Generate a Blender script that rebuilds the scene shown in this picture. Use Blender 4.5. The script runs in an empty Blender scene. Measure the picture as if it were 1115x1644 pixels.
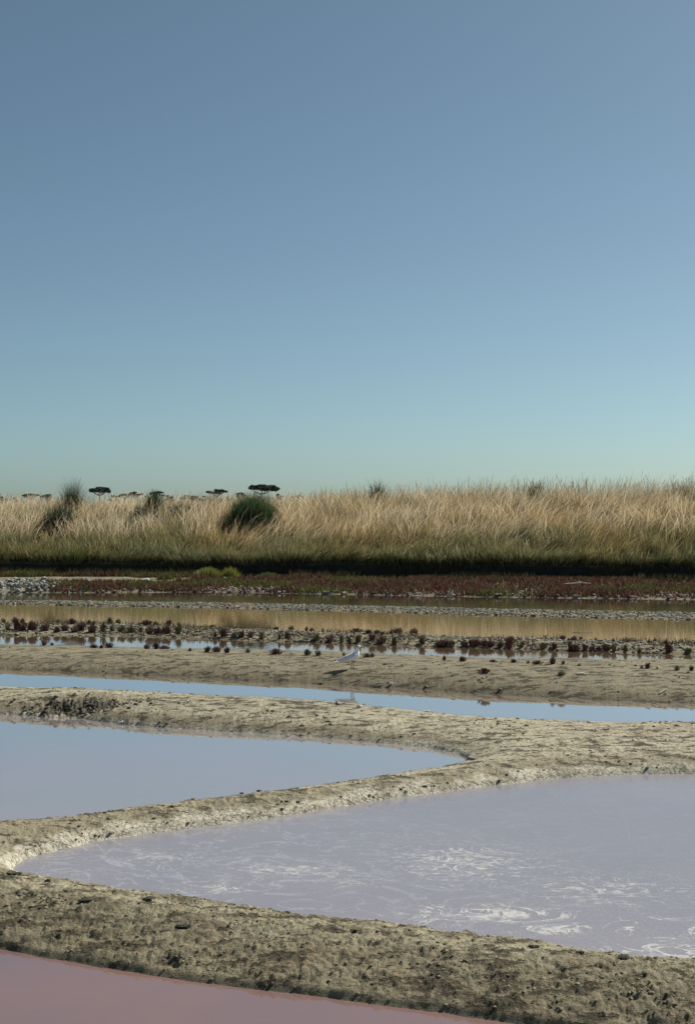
import bpy, math, random
import numpy as np
from mathutils import Vector

random.seed(4); RNG = np.random.default_rng(11)
S = bpy.context.scene; C = S.collection
R = math.radians

# ---------------------------------------------------------------- camera
F = 2283.33; CH = 2.4; HY = 818.0
cam = bpy.data.cameras.new('camera'); camo = bpy.data.objects.new('camera', cam); C.objects.link(camo)
cam.sensor_fit = 'VERTICAL'; cam.sensor_height = 36; cam.sensor_width = 24.4; cam.lens = 50
camo.location = (0, 0, CH); camo.rotation_euler = (R(89.9), 0, 0)
cam.clip_start = 0.1; cam.clip_end = 9000
S.camera = camo

# ---------------------------------------------------------------- sky and sun
SUN_AZ, SUN_EL = 54.0, 41.0
w = bpy.data.worlds.new('World'); S.world = w; w.use_nodes = True
nt = w.node_tree; nt.nodes.clear()
sky = nt.nodes.new('ShaderNodeTexSky'); sky.sky_type = 'NISHITA'; sky.sun_disc = False
sky.sun_elevation = R(SUN_EL); sky.sun_rotation = R(SUN_AZ)
sky.altitude = 0; sky.air_density = 0.6; sky.dust_density = 0.8; sky.ozone_density = 3.0
hs = nt.nodes.new('ShaderNodeHueSaturation'); hs.inputs['Saturation'].default_value = 0.86; hs.inputs['Hue'].default_value = 0.5
hs.inputs['Value'].default_value = 1.0
gm = nt.nodes.new('ShaderNodeVectorMath'); gm.operation = 'MULTIPLY'; gm.inputs[1].default_value = (0.905, 1.06, 0.955)
bg = nt.nodes.new('ShaderNodeBackground'); bg.inputs['Strength'].default_value = 0.066
wo = nt.nodes.new('ShaderNodeOutputWorld')
nt.links.new(sky.outputs[0], hs.inputs['Color']); nt.links.new(hs.outputs[0], gm.inputs[0])
nt.links.new(gm.outputs[0], bg.inputs[0]); nt.links.new(bg.outputs[0], wo.inputs[0])
sl = bpy.data.lights.new('sun', 'SUN'); sl.energy = 5.0; sl.angle = R(0.53); sl.color = (1, 0.955, 0.88)
so = bpy.data.objects.new('sun', sl); C.objects.link(so)
sd = Vector((math.sin(R(SUN_AZ))*math.cos(R(SUN_EL)), math.cos(R(SUN_AZ))*math.cos(R(SUN_EL)), math.sin(R(SUN_EL))))
so.rotation_euler = sd.to_track_quat('Z', 'Y').to_euler(); so.location = (20, 20, 30)
S.view_settings.view_transform = 'Standard'; S.view_settings.look = 'None'
S.view_settings.exposure = 0.35; S.view_settings.gamma = 1.0; S.view_settings.use_curve_mapping = False
S.render.engine = 'CYCLES'
S.cycles.max_bounces = 6; S.cycles.diffuse_bounces = 2; S.cycles.glossy_bounces = 3; S.cycles.transparent_max_bounces = 4

# ---------------------------------------------------------------- helpers
def G(px, py, z=0.0):
    """ground position seen at a place in the photograph, on the level z"""
    d = F*(CH-z)/(py-HY)
    return ((px-557.5)*d/F, d)

_perm = np.random.default_rng(5).random((256, 256))
def vnoise(x, y):
    xi = np.floor(x).astype(np.int64); yi = np.floor(y).astype(np.int64)
    fx = x-xi; fy = y-yi
    fx = fx*fx*fx*(fx*(fx*6-15)+10); fy = fy*fy*fy*(fy*(fy*6-15)+10)
    a = _perm[xi & 255, yi & 255]; b = _perm[(xi+1) & 255, yi & 255]
    c = _perm[xi & 255, (yi+1) & 255]; d = _perm[(xi+1) & 255, (yi+1) & 255]
    return (a+(b-a)*fx)*(1-fy)+(c+(d-c)*fx)*fy
def fbm(x, y, s, o=4, g=0.5):
    v = 0; a = 1; t = 0
    c, sn = math.cos(0.6), math.sin(0.6)
    for i in range(o):
        v = v+a*(vnoise(x*s+17.3*i, y*s-9.1*i)*2-1); t += a; a *= g; s *= 2.03
        x, y = x*c-y*sn, x*sn+y*c
    return v/t

def sm(a, b, x):
    t = np.clip((x-a)/(b-a), 0, 1); return t*t*(3-2*t)

def mesh_np(name, V, Q, mat, parent=None, smooth=False, attrs=None, k=4):
    V = np.asarray(V, dtype=np.float32); Q = np.asarray(Q, dtype=np.int32).reshape(-1, k)
    me = bpy.data.meshes.new(name)
    me.vertices.add(len(V)); me.vertices.foreach_set('co', V.ravel())
    me.loops.add(Q.size); me.loops.foreach_set('vertex_index', Q.ravel())
    me.polygons.add(len(Q)); me.polygons.foreach_set('loop_start', np.arange(0, Q.size, k, dtype=np.int32))
    me.polygons.foreach_set('use_smooth', np.full(len(Q), smooth))
    for n, a in (attrs or {}).items():
        a = np.asarray(a, dtype=np.float32)
        if a.ndim == 1:
            at = me.attributes.new(n, 'FLOAT', 'POINT'); at.data.foreach_set('value', a)
        else:
            at = me.attributes.new(n, 'FLOAT_COLOR', 'POINT')
            if a.shape[1] == 3: a = np.concatenate([a, np.ones((len(a), 1), np.float32)], 1)
            at.data.foreach_set('color', a.ravel())
    me.update(calc_edges=True); me.validate()
    me.materials.append(mat)
    o = bpy.data.objects.new(name, me); C.objects.link(o)
    if parent: o.parent = parent
    return o

def tag(o, label=None, cat=None, group=None, kind=None):
    if label: o['label'] = label
    if cat: o['category'] = cat
    if group: o['group'] = group
    if kind: o['kind'] = kind
    return o
def empty(name, loc, rz=0.0):
    o = bpy.data.objects.new(name, None); C.objects.link(o); o.location = loc; o.rotation_euler = (0, 0, rz)
    o.empty_display_size = 0.2; return o

class N:                                                  # small node-graph builder
    def __init__(s, name):
        s.m = bpy.data.materials.new(name); s.m.use_nodes = True; s.t = s.m.node_tree
        s.b = s.t.nodes['Principled BSDF']; s.out = s.t.nodes['Material Output']
    def n(s, typ, ins=None, **kw):
        q = s.t.nodes.new(typ)
        for k, v in kw.items(): setattr(q, k, v)
        for k, v in (ins or {}).items():
            if isinstance(v, bpy.types.NodeSocket): s.t.links.new(v, q.inputs[k])
            else: q.inputs[k].default_value = v
        return q
    def noise(s, vec, scale, detail=4, rough=0.55, dist=0.0):
        return s.n('ShaderNodeTexNoise', {'Vector': vec, 'Scale': scale, 'Detail': detail, 'Roughness': rough, 'Distortion': dist}).outputs['Fac']
    def ramp(s, f, a, b, ca=0.0, cb=1.0):
        return s.n('ShaderNodeMapRange', {'Value': f, 'From Min': a, 'From Max': b, 'To Min': ca, 'To Max': cb}, clamp=True).outputs[0]
    def mix(s, f, a, b):
        q = s.t.nodes.new('ShaderNodeMix'); q.data_type = 'RGBA'
        for k, v in ((0, f), (6, a), (7, b)):
            if isinstance(v, bpy.types.NodeSocket): s.t.links.new(v, q.inputs[k])
            else: q.inputs[k].default_value = v if k == 0 else (*v, 1)
        return q.outputs[2]
    def math(s, op, a, b=0.0):
        return s.n('ShaderNodeMath', {0: a, 1: b}, operation=op).outputs[0]
    def set(s, **kw):
        for k, v in kw.items():
            k = k.replace('_', ' ')
            if isinstance(v, bpy.types.NodeSocket): s.t.links.new(v, s.b.inputs[k])
            else: s.b.inputs[k].default_value = (*v, 1) if isinstance(v, tuple) and len(v) == 3 else v
        return s.m
    def bump(s, h, strength, dist):
        return s.n('ShaderNodeBump', {'Height': h, 'Strength': strength, 'Distance': dist}).outputs[0]
    def pos(s): return s.n('ShaderNodeNewGeometry').outputs['Position']
    def attr(s, name, out='Fac'): return s.n('ShaderNodeAttribute', attribute_name=name).outputs[out]

# ---------------------------------------------------------------- materials
def mud_material():
    g = N('mud'); p = g.pos()
    big = g.noise(p, 0.9, 5); mid = g.noise(p, 5.0, 6, 0.65); fine = g.noise(p, 34, 5, 0.7); vf = g.noise(p, 120, 3, 0.7)
    st = g.n('ShaderNodeMapping', {'Vector': p, 'Scale': (0.6, 1.15, 1.0)}).outputs[0]
    tan = g.mix(g.ramp(big, 0.4, 0.62), (0.325, 0.288, 0.190), (0.435, 0.390, 0.268))
    c = g.mix(g.ramp(mid, 0.40, 0.60, 0, 0.85), tan, (0.250, 0.222, 0.140))
    c = g.mix(g.math('MULTIPLY', g.attr('pale'), 0.38), c, (0.58, 0.53, 0.38))
    c = g.mix(g.ramp(g.attr('damp_and_shade'), 0.0, 1.0, 0, 0.9), c, (0.205, 0.176, 0.108))
    c = g.mix(g.ramp(fine, 0.50, 0.64, 0, 0.75), c, (0.120, 0.100, 0.060))
    c = g.mix(g.ramp(vf, 0.58, 0.70, 0, 0.5), c, (0.55, 0.51, 0.39))
    red = g.noise(p, 3.1, 4, 0.6, 1.0)
    c = g.mix(g.ramp(red, 0.53, 0.68, 0, 0.40), c, (0.19, 0.120, 0.072))
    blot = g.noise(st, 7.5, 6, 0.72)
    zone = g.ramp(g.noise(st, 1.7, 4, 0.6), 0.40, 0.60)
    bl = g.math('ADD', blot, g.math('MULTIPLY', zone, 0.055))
    c = g.mix(g.ramp(bl, 0.550, 0.610, 0, 0.90), c, (0.070, 0.058, 0.034))  # dark crumbs, and the shade of small cavities put into the colour
    b2 = g.noise(st, 21, 5, 0.7)
    c = g.mix(g.ramp(b2, 0.58, 0.66, 0, 0.8), c, (0.085, 0.072, 0.044))
    c = g.mix(g.ramp(g.attr('clod'), 0.1, 0.9, 0, 0.7), c, (0.095, 0.084, 0.052))
    wob = g.n('ShaderNodeTexNoise', {'Vector': p, 'Scale': 9.0, 'Detail': 3.0}).outputs['Color']
    wv = g.n('ShaderNodeVectorMath', {0: p, 1: g.n('ShaderNodeVectorMath', {0: wob, 'Scale': 0.16}, operation='SCALE').outputs[0]}, operation='ADD').outputs[0]
    cr = g.n('ShaderNodeTexVoronoi', {'Vector': wv, 'Scale': 13.0}, feature='DISTANCE_TO_EDGE').outputs['Distance']
    sn = g.math('MULTIPLY', g.attr('salt'), g.ramp(g.noise(p, 26, 4, 0.65), 0.36, 0.52, 0.15, 1.0))
    salt = g.mix(g.ramp(cr, 0.0, 0.07), (0.17, 0.15, 0.105), (0.54, 0.50, 0.39))
    c = g.mix(sn, c, salt)
    wet_and_shade = g.attr('wet_and_shade')
    c = g.mix(wet_and_shade, c, (0.085, 0.072, 0.048))
    ro = g.ramp(wet_and_shade, 0, 1, 0.95, 0.55)
    h = g.math('ADD', g.math('MULTIPLY', fine, 1.0), g.math('MULTIPLY', vf, 0.5))
    return g.set(Base_Color=c, Roughness=ro, Normal=g.bump(g.math('SUBTRACT', h, g.math('MULTIPLY', g.ramp(bl, 0.56, 0.66), 1.2)), 0.8, 0.018), Specular_IOR_Level=0.25)
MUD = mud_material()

def water_material(name, body, body2, rough=0.045, ripple=0.05, mirror=0.0, foam=None, scale=0.5, specks=0.0, stretch=2.5):
    g = N(name); p = g.pos()
    v = g.n('ShaderNodeMapping', {'Vector': p, 'Scale': (1, stretch, 1)}).outputs[0]
    n1 = g.noise(p, scale, 4, 0.55, 0.6)
    c = g.mix(g.ramp(n1, 0.35, 0.65), body, body2)
    ro = rough
    if foam:
        wv = g.n('ShaderNodeMapping', {'Vector': p, 'Scale': (1, 1.35, 1), 'Rotation': (0, 0, 0.25)}).outputs[0]
        total = None
        for (cx, cy, rx, ry, st) in foam:
            q = g.n('ShaderNodeVectorMath', {0: p, 1: (-cx, -cy, 0)}, operation='ADD').outputs[0]
            q = g.n('ShaderNodeVectorMath', {0: q, 1: (1/rx, 1/ry, 0)}, operation='MULTIPLY').outputs[0]
            l = g.n('ShaderNodeVectorMath', {0: q}, operation='LENGTH').outputs['Value']
            k = g.ramp(l, 1.0, 0.15, 0.0, st)
            total = k if total is None else g.math('MAXIMUM', total, k)
        f1 = g.noise(wv, 2.4, 7, 0.62, 1.6)
        f2 = g.noise(wv, 9, 5, 0.7, 0.8)
        fr = g.math('ABSOLUTE', g.math('SUBTRACT', f1, 0.5))
        lines = g.ramp(fr, 0.035, 0.0, 0.0, 0.22)
        v1 = g.math('ADD', g.math('ADD', f1, g.math('MULTIPLY', total, 0.26)), lines)
        v1 = g.math('ADD', v1, g.math('MULTIPLY', g.math('SUBTRACT', f2, 0.5), 0.55))
        dens = g.ramp(v1, 0.72, 0.88, 0.0, 0.85)
        dens = g.math('MULTIPLY', dens, g.ramp(total, 0.05, 0.5))
        sp = g.ramp(g.noise(v, 55, 2, 0.5), 0.60, 0.72, 0.0, specks)
        sn_ = g.noise(wv, 1.5, 5, 0.5, 2.6)
        swirl = g.ramp(g.math('ABSOLUTE', g.math('SUBTRACT', sn_, 0.5)), 0.022, 0.0, 0.0, 1.0)
        tx, ty = G(230, 1395); q = g.n('ShaderNodeVectorMath', {0: p, 1: (-tx, -ty, 0)}, operation='ADD').outputs[0]
        tl = g.n('ShaderNodeVectorMath', {0: q}, operation='LENGTH').outputs['Value']
        swirl = g.math('MULTIPLY', swirl, g.ramp(tl, 3.4, 0.8, 0.12, 0.75))
        c = g.mix(swirl, c, (0.37, 0.365, 0.385))
        fc = g.math('MAXIMUM', dens, g.math('MULTIPLY', sp, g.ramp(total, 0.0, 0.3, 0.3, 1.0)))
        c = g.mix(fc, c, (0.48, 0.475, 0.45))
        ro = g.ramp(fc, 0, 0.5, rough, 0.7)
    h = g.noise(v, 6, 3, 0.5)
    nb = g.bump(h, ripple, 0.01)
    if mirror:                                            # still, dense brine: a dull bed under a strong mirror
        df = g.n('ShaderNodeBsdfDiffuse', {'Color': c, 'Normal': nb}); gl = g.n('ShaderNodeBsdfGlossy', {'Color': (1, 1, 1, 1), 'Roughness': rough, 'Normal': nb})
        fr = g.n('ShaderNodeFresnel', {'IOR': 1.36, 'Normal': nb}).outputs[0]
        fac = g.math('MINIMUM', g.math('MULTIPLY', fr, mirror), 0.90)
        mx = g.n('ShaderNodeMixShader', {0: fac, 1: df.outputs[0], 2: gl.outputs[0]})
        g.t.links.new(mx.outputs[0], g.out.inputs['Surface'])
    return g.set(Base_Color=c, Roughness=ro, IOR=1.333, Normal=nb)

def vcol_material(name, trans=0.35, rough=0.7, spec=0.2):
    g = N(name); col = g.attr('col', 'Color')
    g.set(Base_Color=col, Roughness=rough, Specular_IOR_Level=spec)
    if trans:
        tr = g.n('ShaderNodeBsdfTranslucent', {'Color': col})
        mx = g.n('ShaderNodeMixShader', {0: trans, 1: g.b.outputs[0], 2: tr.outputs[0]})
        g.t.links.new(mx.outputs[0], g.out.inputs['Surface'])
    return g.m
GRASS = vcol_material('dry_grass', 0.55)
PLANT = vcol_material('glasswort', 0.2)
LEAF = vcol_material('green_leaf', 0.3, 0.5, 0.4)

def plain(name, c, c2=None, rough=0.8, scale=20, bump=0.0, bscale=40, bdist=0.01):
    g = N(name); p = g.n('ShaderNodeTexCoord').outputs['Object']
    col = g.mix(g.ramp(g.noise(p, scale, 4), 0.38, 0.62), c, c2 or c)
    kw = dict(Base_Color=col, Roughness=rough, Specular_IOR_Level=0.3)
    if bump: kw['Normal'] = g.bump(g.noise(p, bscale, 4), bump, bdist)
    return g.set(**kw)

# ---------------------------------------------------------------- the salt pans: outlines at water level
def ext(pts, L):
    (x0, y0), (x1, y1) = pts[0], pts[1]; (xa, ya), (xb, yb) = pts[-2], pts[-1]
    s = (pts[-1][1]-pts[0][1])/(pts[-1][0]-pts[0][0])
    return [(-L, y0+s*(-L-x0))]+pts+[(L, yb+s*(L-xb))]
def px(l): return [G(a, b) for a, b in l]
def strip(far, near, L):
    return ext(px(far), L)+ext(px(near), L)[::-1]
P = []
P.append(('pink', [(-3.6, 8.45)]+px([(0, 1523), (100, 1541), (250, 1567), (400, 1588), (550, 1607), (700, 1626), (850, 1646)])+[(2.6, 5.9), (4, 5.6), (4, 3.2), (-5.2, 3.2), (-5.6, 6), (-5, 8.1)]))
P.append(('lilac', px([(20, 1394), (38, 1380), (80, 1368), (150, 1352), (250, 1337), (400, 1318), (500, 1303), (600, 1287), (700, 1273), (800, 1260), (900, 1250), (1000, 1244), (1115, 1242)])
          + [(5, 12.6), (7.2, 11.8), (8.2, 10), (7.8, 7.2), (6, 6.1), (3.6, 6.35)]
          + px([(1115, 1559), (1000, 1547), (850, 1525), (700, 1504), (550, 1488), (400, 1469), (250, 1446), (150, 1431), (60, 1416), (25, 1406)])))
P.append(('blue', [(-8, 17.6)]+px([(0, 1146), (80, 1152), (140, 1155), (200, 1164), (300, 1171), (400, 1177), (500, 1183), (600, 1192), (680, 1201), (725, 1208), (748, 1217), (745, 1226), (700, 1238), (620, 1250), (500, 1268), (380, 1283), (250, 1303), (100, 1320), (0, 1330)])
          + [(-3.6, 10.35), (-5.5, 10.2), (-8, 11), (-9, 14)]))
P.append(('canal', strip([(0, 1074), (120, 1080), (250, 1085), (400, 1093), (560, 1101), (700, 1109), (900, 1121), (1115, 1130)],
          [(0, 1111), (100, 1116), (250, 1120), (400, 1128), (500, 1138), (600, 1145), (700, 1154), (800, 1161), (900, 1165), (1000, 1168), (1115, 1167)], 13)))
P.append(('brown', strip([(0, 1020), (200, 1021), (360, 1027), (557, 1033), (700, 1039), (900, 1045), (1115, 1051)],
          [(0, 1037), (200, 1041), (400, 1048), (557, 1053), (750, 1061), (900, 1065), (1115, 1073)], 17)))
P.append(('brown', strip([(0, 970), (300, 975), (557, 981), (800, 988), (1115, 996)],
          [(0, 1003), (180, 1003), (340, 1009), (557, 1018), (800, 1026), (1115, 1034)], 19)))
P.append(('marsh', strip([(0, 951), (100, 952), (350, 951), (557, 955), (800, 959), (1115, 963)],
          [(0, 965), (300, 968), (557, 973), (800, 979), (1115, 985)], 24)))
P = [(k, np.array(v)) for k, v in P]

def sdist(x, y):
    """distance from each point to the nearest waterline, negative on water; and the index of that pan"""
    ds = []; inside = np.zeros(x.shape, bool)
    for k, (nm, pg) in enumerate(P):
        m = np.full(x.shape, 1e9); ins = np.zeros(x.shape, bool)
        A = pg; B = np.roll(pg, -1, 0)
        for (ax, ay), (bx, by) in zip(A, B):
            dx, dy = bx-ax, by-ay; l2 = dx*dx+dy*dy
            t = np.clip(((x-ax)*dx+(y-ay)*dy)/l2, 0, 1)
            m = np.minimum(m, (x-ax-t*dx)**2+(y-ay-t*dy)**2)
            if ay != by: ins ^= ((ay > y) != (by > y)) & (x < (bx-ax)*(y-ay)/(by-ay)+ax)
        ds.append(np.sqrt(m)); inside |= ins
    ds = np.array(ds); idx = np.argmin(ds, 0); best = np.min(ds, 0)
    k = 0.13
    soft = best-k*np.log(np.sum(np.exp(-np.minimum((ds-best)/k, 40)), 0))     # rounds off the crest between two pans
    soft = np.where(best < .02, best, soft*sm(0, .25, best)+best*(1-sm(0, .25, best)))
    return np.where(inside, -best, np.maximum(soft, 0.001)), idx, ds[0], ds[1]

HY_ = [4, 8, 11, 14.5, 17.0, 19.0, 20, 24, 28, 36, 40, 60]
HH_ = [.17, .17, .13, .12, .16, .20, .22, .12, .06, .03, .05, .06]
HW_ = [.38, .38, .30, .32, .28, .40, .45, .6, .5, .45, .5, .5]
def base_y(x): return 48.3-0.215*x
def height(x, y):
    d, idx, dp, dl = sdist(x, y)
    edge = 0.05*fbm(x, y, 1.6, 3)+0.018*fbm(x, y, 9, 3)
    far = np.clip(y/16, 0.6, 2.0)
    d = d+edge*far
    Hh = np.interp(y, HY_, HH_); W = np.interp(y, HY_, HW_)
    Hh = Hh*(1+0.28*fbm(x, y, 0.55, 3))
    land = Hh*(1-np.exp(-np.maximum(d, 0)/W))
    wl_ = sm(-.35, .35, dp-dl)
    lip = np.where(idx <= 1, 0.007+0.015*wl_, 0.007)*sm(0, 0.035, d)*(y < 17)+0.012*sm(0, .05, d)
    z = np.where(d > 0, land+lip, d*0.5)
    on = sm(0.0, 0.12, d)
    near = np.clip(1.15-(y-6)/14, .30, 1.1)
    n1 = fbm(x, y, 3.2, 3); n2 = fbm(x, y, 11, 4, .6); n3 = fbm(x, y, 38, 3, .6)
    billow = np.abs(fbm(x+40, y, 14, 3, .6))
    patch = sm(-0.05, 0.35, fbm(x-30, y+12, 1.3, 4, .6))
    clod = sm(0.12, 0.40, fbm(x*.8+7, y-5, 15, 4, .65)+0.3*fbm(x, y, 1.1, 2))
    z = z+on*near*(0.020*n1+0.010*n2+0.009*n3)
    z = z+on*near*(patch*0.009*(billow*2-0.6)+clod*0.009)
    # hollow eroded in the ridge at the left
    hx, hy = -3.15, 16.62
    e = np.exp(-(((x-hx)/0.62)**2+((y-hy)/0.30)**2))
    z = z-0.10*e*sm(-0.1, .2, d)+0.05*e*np.abs(fbm(x, y, 13, 3, .65))*2
    e2 = np.exp(-(((x-hx)/0.85)**2+((y-hy-0.45)/0.28)**2))
    z = z+0.05*e2
    # tail-off at the embankment foot
    z = np.where(y > base_y(x)-0.3, 0.06, z)
    return z, d, np.where(idx > 1, idx, sm(-.35, .35, dp-dl)), clod*on, patch

def ground_at(a, b):
    """where the line of sight through a place in the photograph meets the land"""
    zz = np.linspace(.45, 0, 451); d = F*(CH-zz)/(b-HY); x = (a-557.5)*d/F
    h = np.maximum(height(x, d)[0], 0)
    i = int(np.argmax(h >= zz))
    return float(x[i]), float(d[i]), float(h[i])

def land_attrs(x, y, z, d, idx, clod, patch):
    salt = np.zeros_like(x)
    one = (idx > .5) & (idx <= 1)
    up = one & (y > 9.3) | (one & (x < -2.0))
    salt = np.where(up, sm(0.20, 0.04, d-0.10*fbm(x, y, 6, 2)), 0)
    tip = (idx == 2) & (x > -0.4) & (y > 13.2)
    salt = np.where(tip, sm(0.16, 0.03, d), salt)
    salt = np.where((idx == 2) & (y > 14.6), sm(0.07, 0.03, d)*0.8, salt)
    wet_and_shade = sm(0.025, 0.0, d)*np.where(y < 18, 0.8, 0.5)*(1-salt)
    damp_and_shade = np.where((y < 9.6) & (idx <= 1), 1.15*sm(0.95, 0.2, np.abs(d))*(1-idx), 0)
    damp_and_shade = np.maximum(damp_and_shade, np.where((idx == 3) & (y > 17.5+0*x) & (y > 18.9-.41*x-1.0), sm(.62, .38, d+.12*fbm(x, y, 1.2, 3)), 0))
    damp_and_shade = np.maximum(damp_and_shade, .72*sm(18.2, 19.4, y+.4*x)*(y < 27))
    damp_and_shade = np.maximum(damp_and_shade, .75*sm(24, 27, y))
    damp_and_shade = np.maximum(damp_and_shade, np.where((idx == 2) & (y > 14), .7*sm(.3, .12, d), 0))
    damp_and_shade = np.maximum(damp_and_shade, np.where(one & (y > 9.0), sm(0.6, 0.2, d)*0.55, 0))
    damp_and_shade = np.maximum(damp_and_shade, sm(0.5, 0.8, 1-np.abs(y-base_y(x))/60)*0)
    e = np.exp(-(((x+3.15)/0.62)**2+((y-16.62)/0.30)**2))  # shade inside the eroded hollow, painted into the mud colour by dark masks
    damp_and_shade = np.maximum(damp_and_shade, e)
    pale = sm(9.3, 10.5, y+.35*x*(x < 0))*sm(18.6, 17.6, y+.4*x)*sm(.05, .3, d)
    return {'pale': pale, 'salt': salt, 'wet_and_shade': np.maximum(wet_and_shade, 0.8*sm(.5, .95, e)), 'damp_and_shade': damp_and_shade, 'clod': np.maximum(clod*0.75, sm(.35, .8, e)*1.1)}  # wetness and clod masks carry the hollow's painted shade too

def build_mud():
    ys = [3.6]; 
    while ys[-1] < 50.5:
        y = ys[-1]; ys.append(y+min(max(y*y/(3410*1.25), 0.004), 0.085 if y < 30 else 0.14))
    ys = np.array(ys); nc = 1150
    u = np.linspace(-1, 1, nc)
    X = u[None, :]*(math.tan(R(18.5))*ys[:, None]+0.7); Y = np.repeat(ys[:, None], nc, 1)
    x = X.ravel(); y = Y.ravel()
    z, d, idx, clod, patch = height(x, y)
    keep_v = (z > -0.03)
    r, c = len(ys), nc
    I = np.arange(r*c).reshape(r, c)
    Q = np.stack([I[:-1, :-1], I[:-1, 1:], I[1:, 1:], I[1:, :-1]], -1).reshape(-1, 4)
    Q = Q[keep_v[Q].any(1) & (y[Q[:, 0]] < base_y(x[Q[:, 0]])+0.2)]
    used = np.zeros(r*c, bool); used[Q.ravel()] = True
    mp = np.cumsum(used)-1
    at = land_attrs(x, y, z, d, idx, clod, patch)
    V = np.stack([x, y, z], 1)[used]
    print('mud quads', len(Q))
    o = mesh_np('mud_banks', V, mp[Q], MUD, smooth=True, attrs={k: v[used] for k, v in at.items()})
    tag(o, 'low banks of drying olive and tan mud that part the salt pans', kind='structure')
build_mud()

def build_ground():
    a = np.arange(-26, 26.01, 0.3); xs = np.concatenate([[-4000, -900, -300, -120, -60, -36], a, [36, 60, 120, 300, 900, 4000]])
    b = np.arange(0, 58.01, 0.3); ys = np.concatenate([[-800, -120, -40, -12, -4], b, [70, 110, 250, 700, 1800, 5000]])
    X, Y = np.meshgrid(xs, ys); x = X.ravel(); y = Y.ravel()
    z, d, idx, clod, patch = height(x, y)
    out = (np.abs(x) > 25) | (y < 2) | (y > base_y(x))
    z = np.where(out, 0.05, z)
    fan = (np.abs(x) < math.tan(R(18.5))*y+0.4) & (y > 3.8) & (y < base_y(x)-.5)
    z = np.where(fan, np.minimum(z-0.07, 0.02), z)
    z = np.where((d < 0) & ~out, np.minimum(z, -0.12), z)
    r, c = len(ys), len(xs); I = np.arange(r*c).reshape(r, c)
    Q = np.stack([I[:-1, :-1], I[:-1, 1:], I[1:, 1:], I[1:, :-1]], -1).reshape(-1, 4)
    at = land_attrs(x, y, z, d, idx, clod*0.3, patch)
    at['salt'] *= 0; at['wet_and_shade'] *= 0
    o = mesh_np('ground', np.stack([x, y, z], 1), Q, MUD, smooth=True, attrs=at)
    tag(o, 'flat muddy marsh ground running on to the horizon', kind='structure')
build_ground()

# ---------------------------------------------------------------- water
foam = []
for (a, b, rx, ry, st) in [(820, 1468, .60, .34, 1.0), (880, 1490, .5, .25, .75), (1060, 1490, .6, .4, .75), (690, 1470, .42, .5, .62), (640, 1500, .5, .4, .5), (470, 1395, .75, .4, .62), (360, 1425, .6, .3, .6),
                           (560, 1410, .6, .5, .45), (740, 1385, 1.0, 1.1, .62), (250, 1378, .9, .5, .45), (960, 1430, 1.2, .9, .50), (1080, 1530, .8, .3, .8), (160, 1400, .7, .4, .3)]:
    x, y = G(a, b); foam.append((x, y, rx, ry, st))
WM = {
 'pink': water_material('pink_brine', (0.225, 0.132, 0.112), (0.190, 0.122, 0.115), rough=0.05, ripple=0.08, mirror=1.7),
 'lilac': water_material('lilac_brine', (0.222, 0.212, 0.232), (0.252, 0.236, 0.248), rough=0.16, ripple=0.15, foam=foam, specks=0.6, scale=0.35),
 'blue': water_material('blue_brine', (0.300, 0.290, 0.265), (0.340, 0.285, 0.280), rough=0.03, ripple=0.05, mirror=1.75, scale=0.3),
 'canal': water_material('canal_water', (0.31, 0.24, 0.165), (0.33, 0.25, 0.18), rough=0.02, ripple=0.03, mirror=1.85),
 'brown': water_material('brown_water', (0.26, 0.175, 0.090), (0.30, 0.205, 0.110), rough=0.03, mirror=1.6, ripple=0.10, stretch=1.2),
 'marsh': water_material('marsh_water', (0.06, 0.045, 0.030), (0.08, 0.060, 0.038), rough=0.04, mirror=1.5, ripple=0.10)}
WL = ['dusky pink brine of the nearest salt pan at lower left', 'lilac salt pan streaked with pale foam', 'pale blue salt pan ending in a point at the right',
      'narrow blue channel in front of the gull ridge', 'thin strip of water right behind the gull ridge', 'tan water between the two stony causeways', 'dark water mirroring the red marsh plants']
for (k, pg), lab in zip(P, WL):
    # grow the outline a little so it runs under the banks
    me = bpy.data.meshes.new('pond_water')
    n = len(pg); a = np.roll(pg, 1, 0); b = np.roll(pg, -1, 0)
    tn = b-a; tn /= np.linalg.norm(tn, axis=1)[:, None]+1e-9
    area = np.sum(pg[:, 0]*np.roll(pg[:, 1], -1)-np.roll(pg[:, 0], -1)*pg[:, 1])
    nr = np.stack([tn[:, 1], -tn[:, 0]], 1)*(1 if area > 0 else -1)
    q = pg+nr*0.16
    me.from_pydata([(x, y, 0) for x, y in q], [], [list(range(n)) if area > 0 else list(range(n))[::-1]])
    me.materials.append(WM[k])
    o = bpy.data.objects.new('pond_water', me); C.objects.link(o); tag(o, lab, kind='structure')

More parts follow.
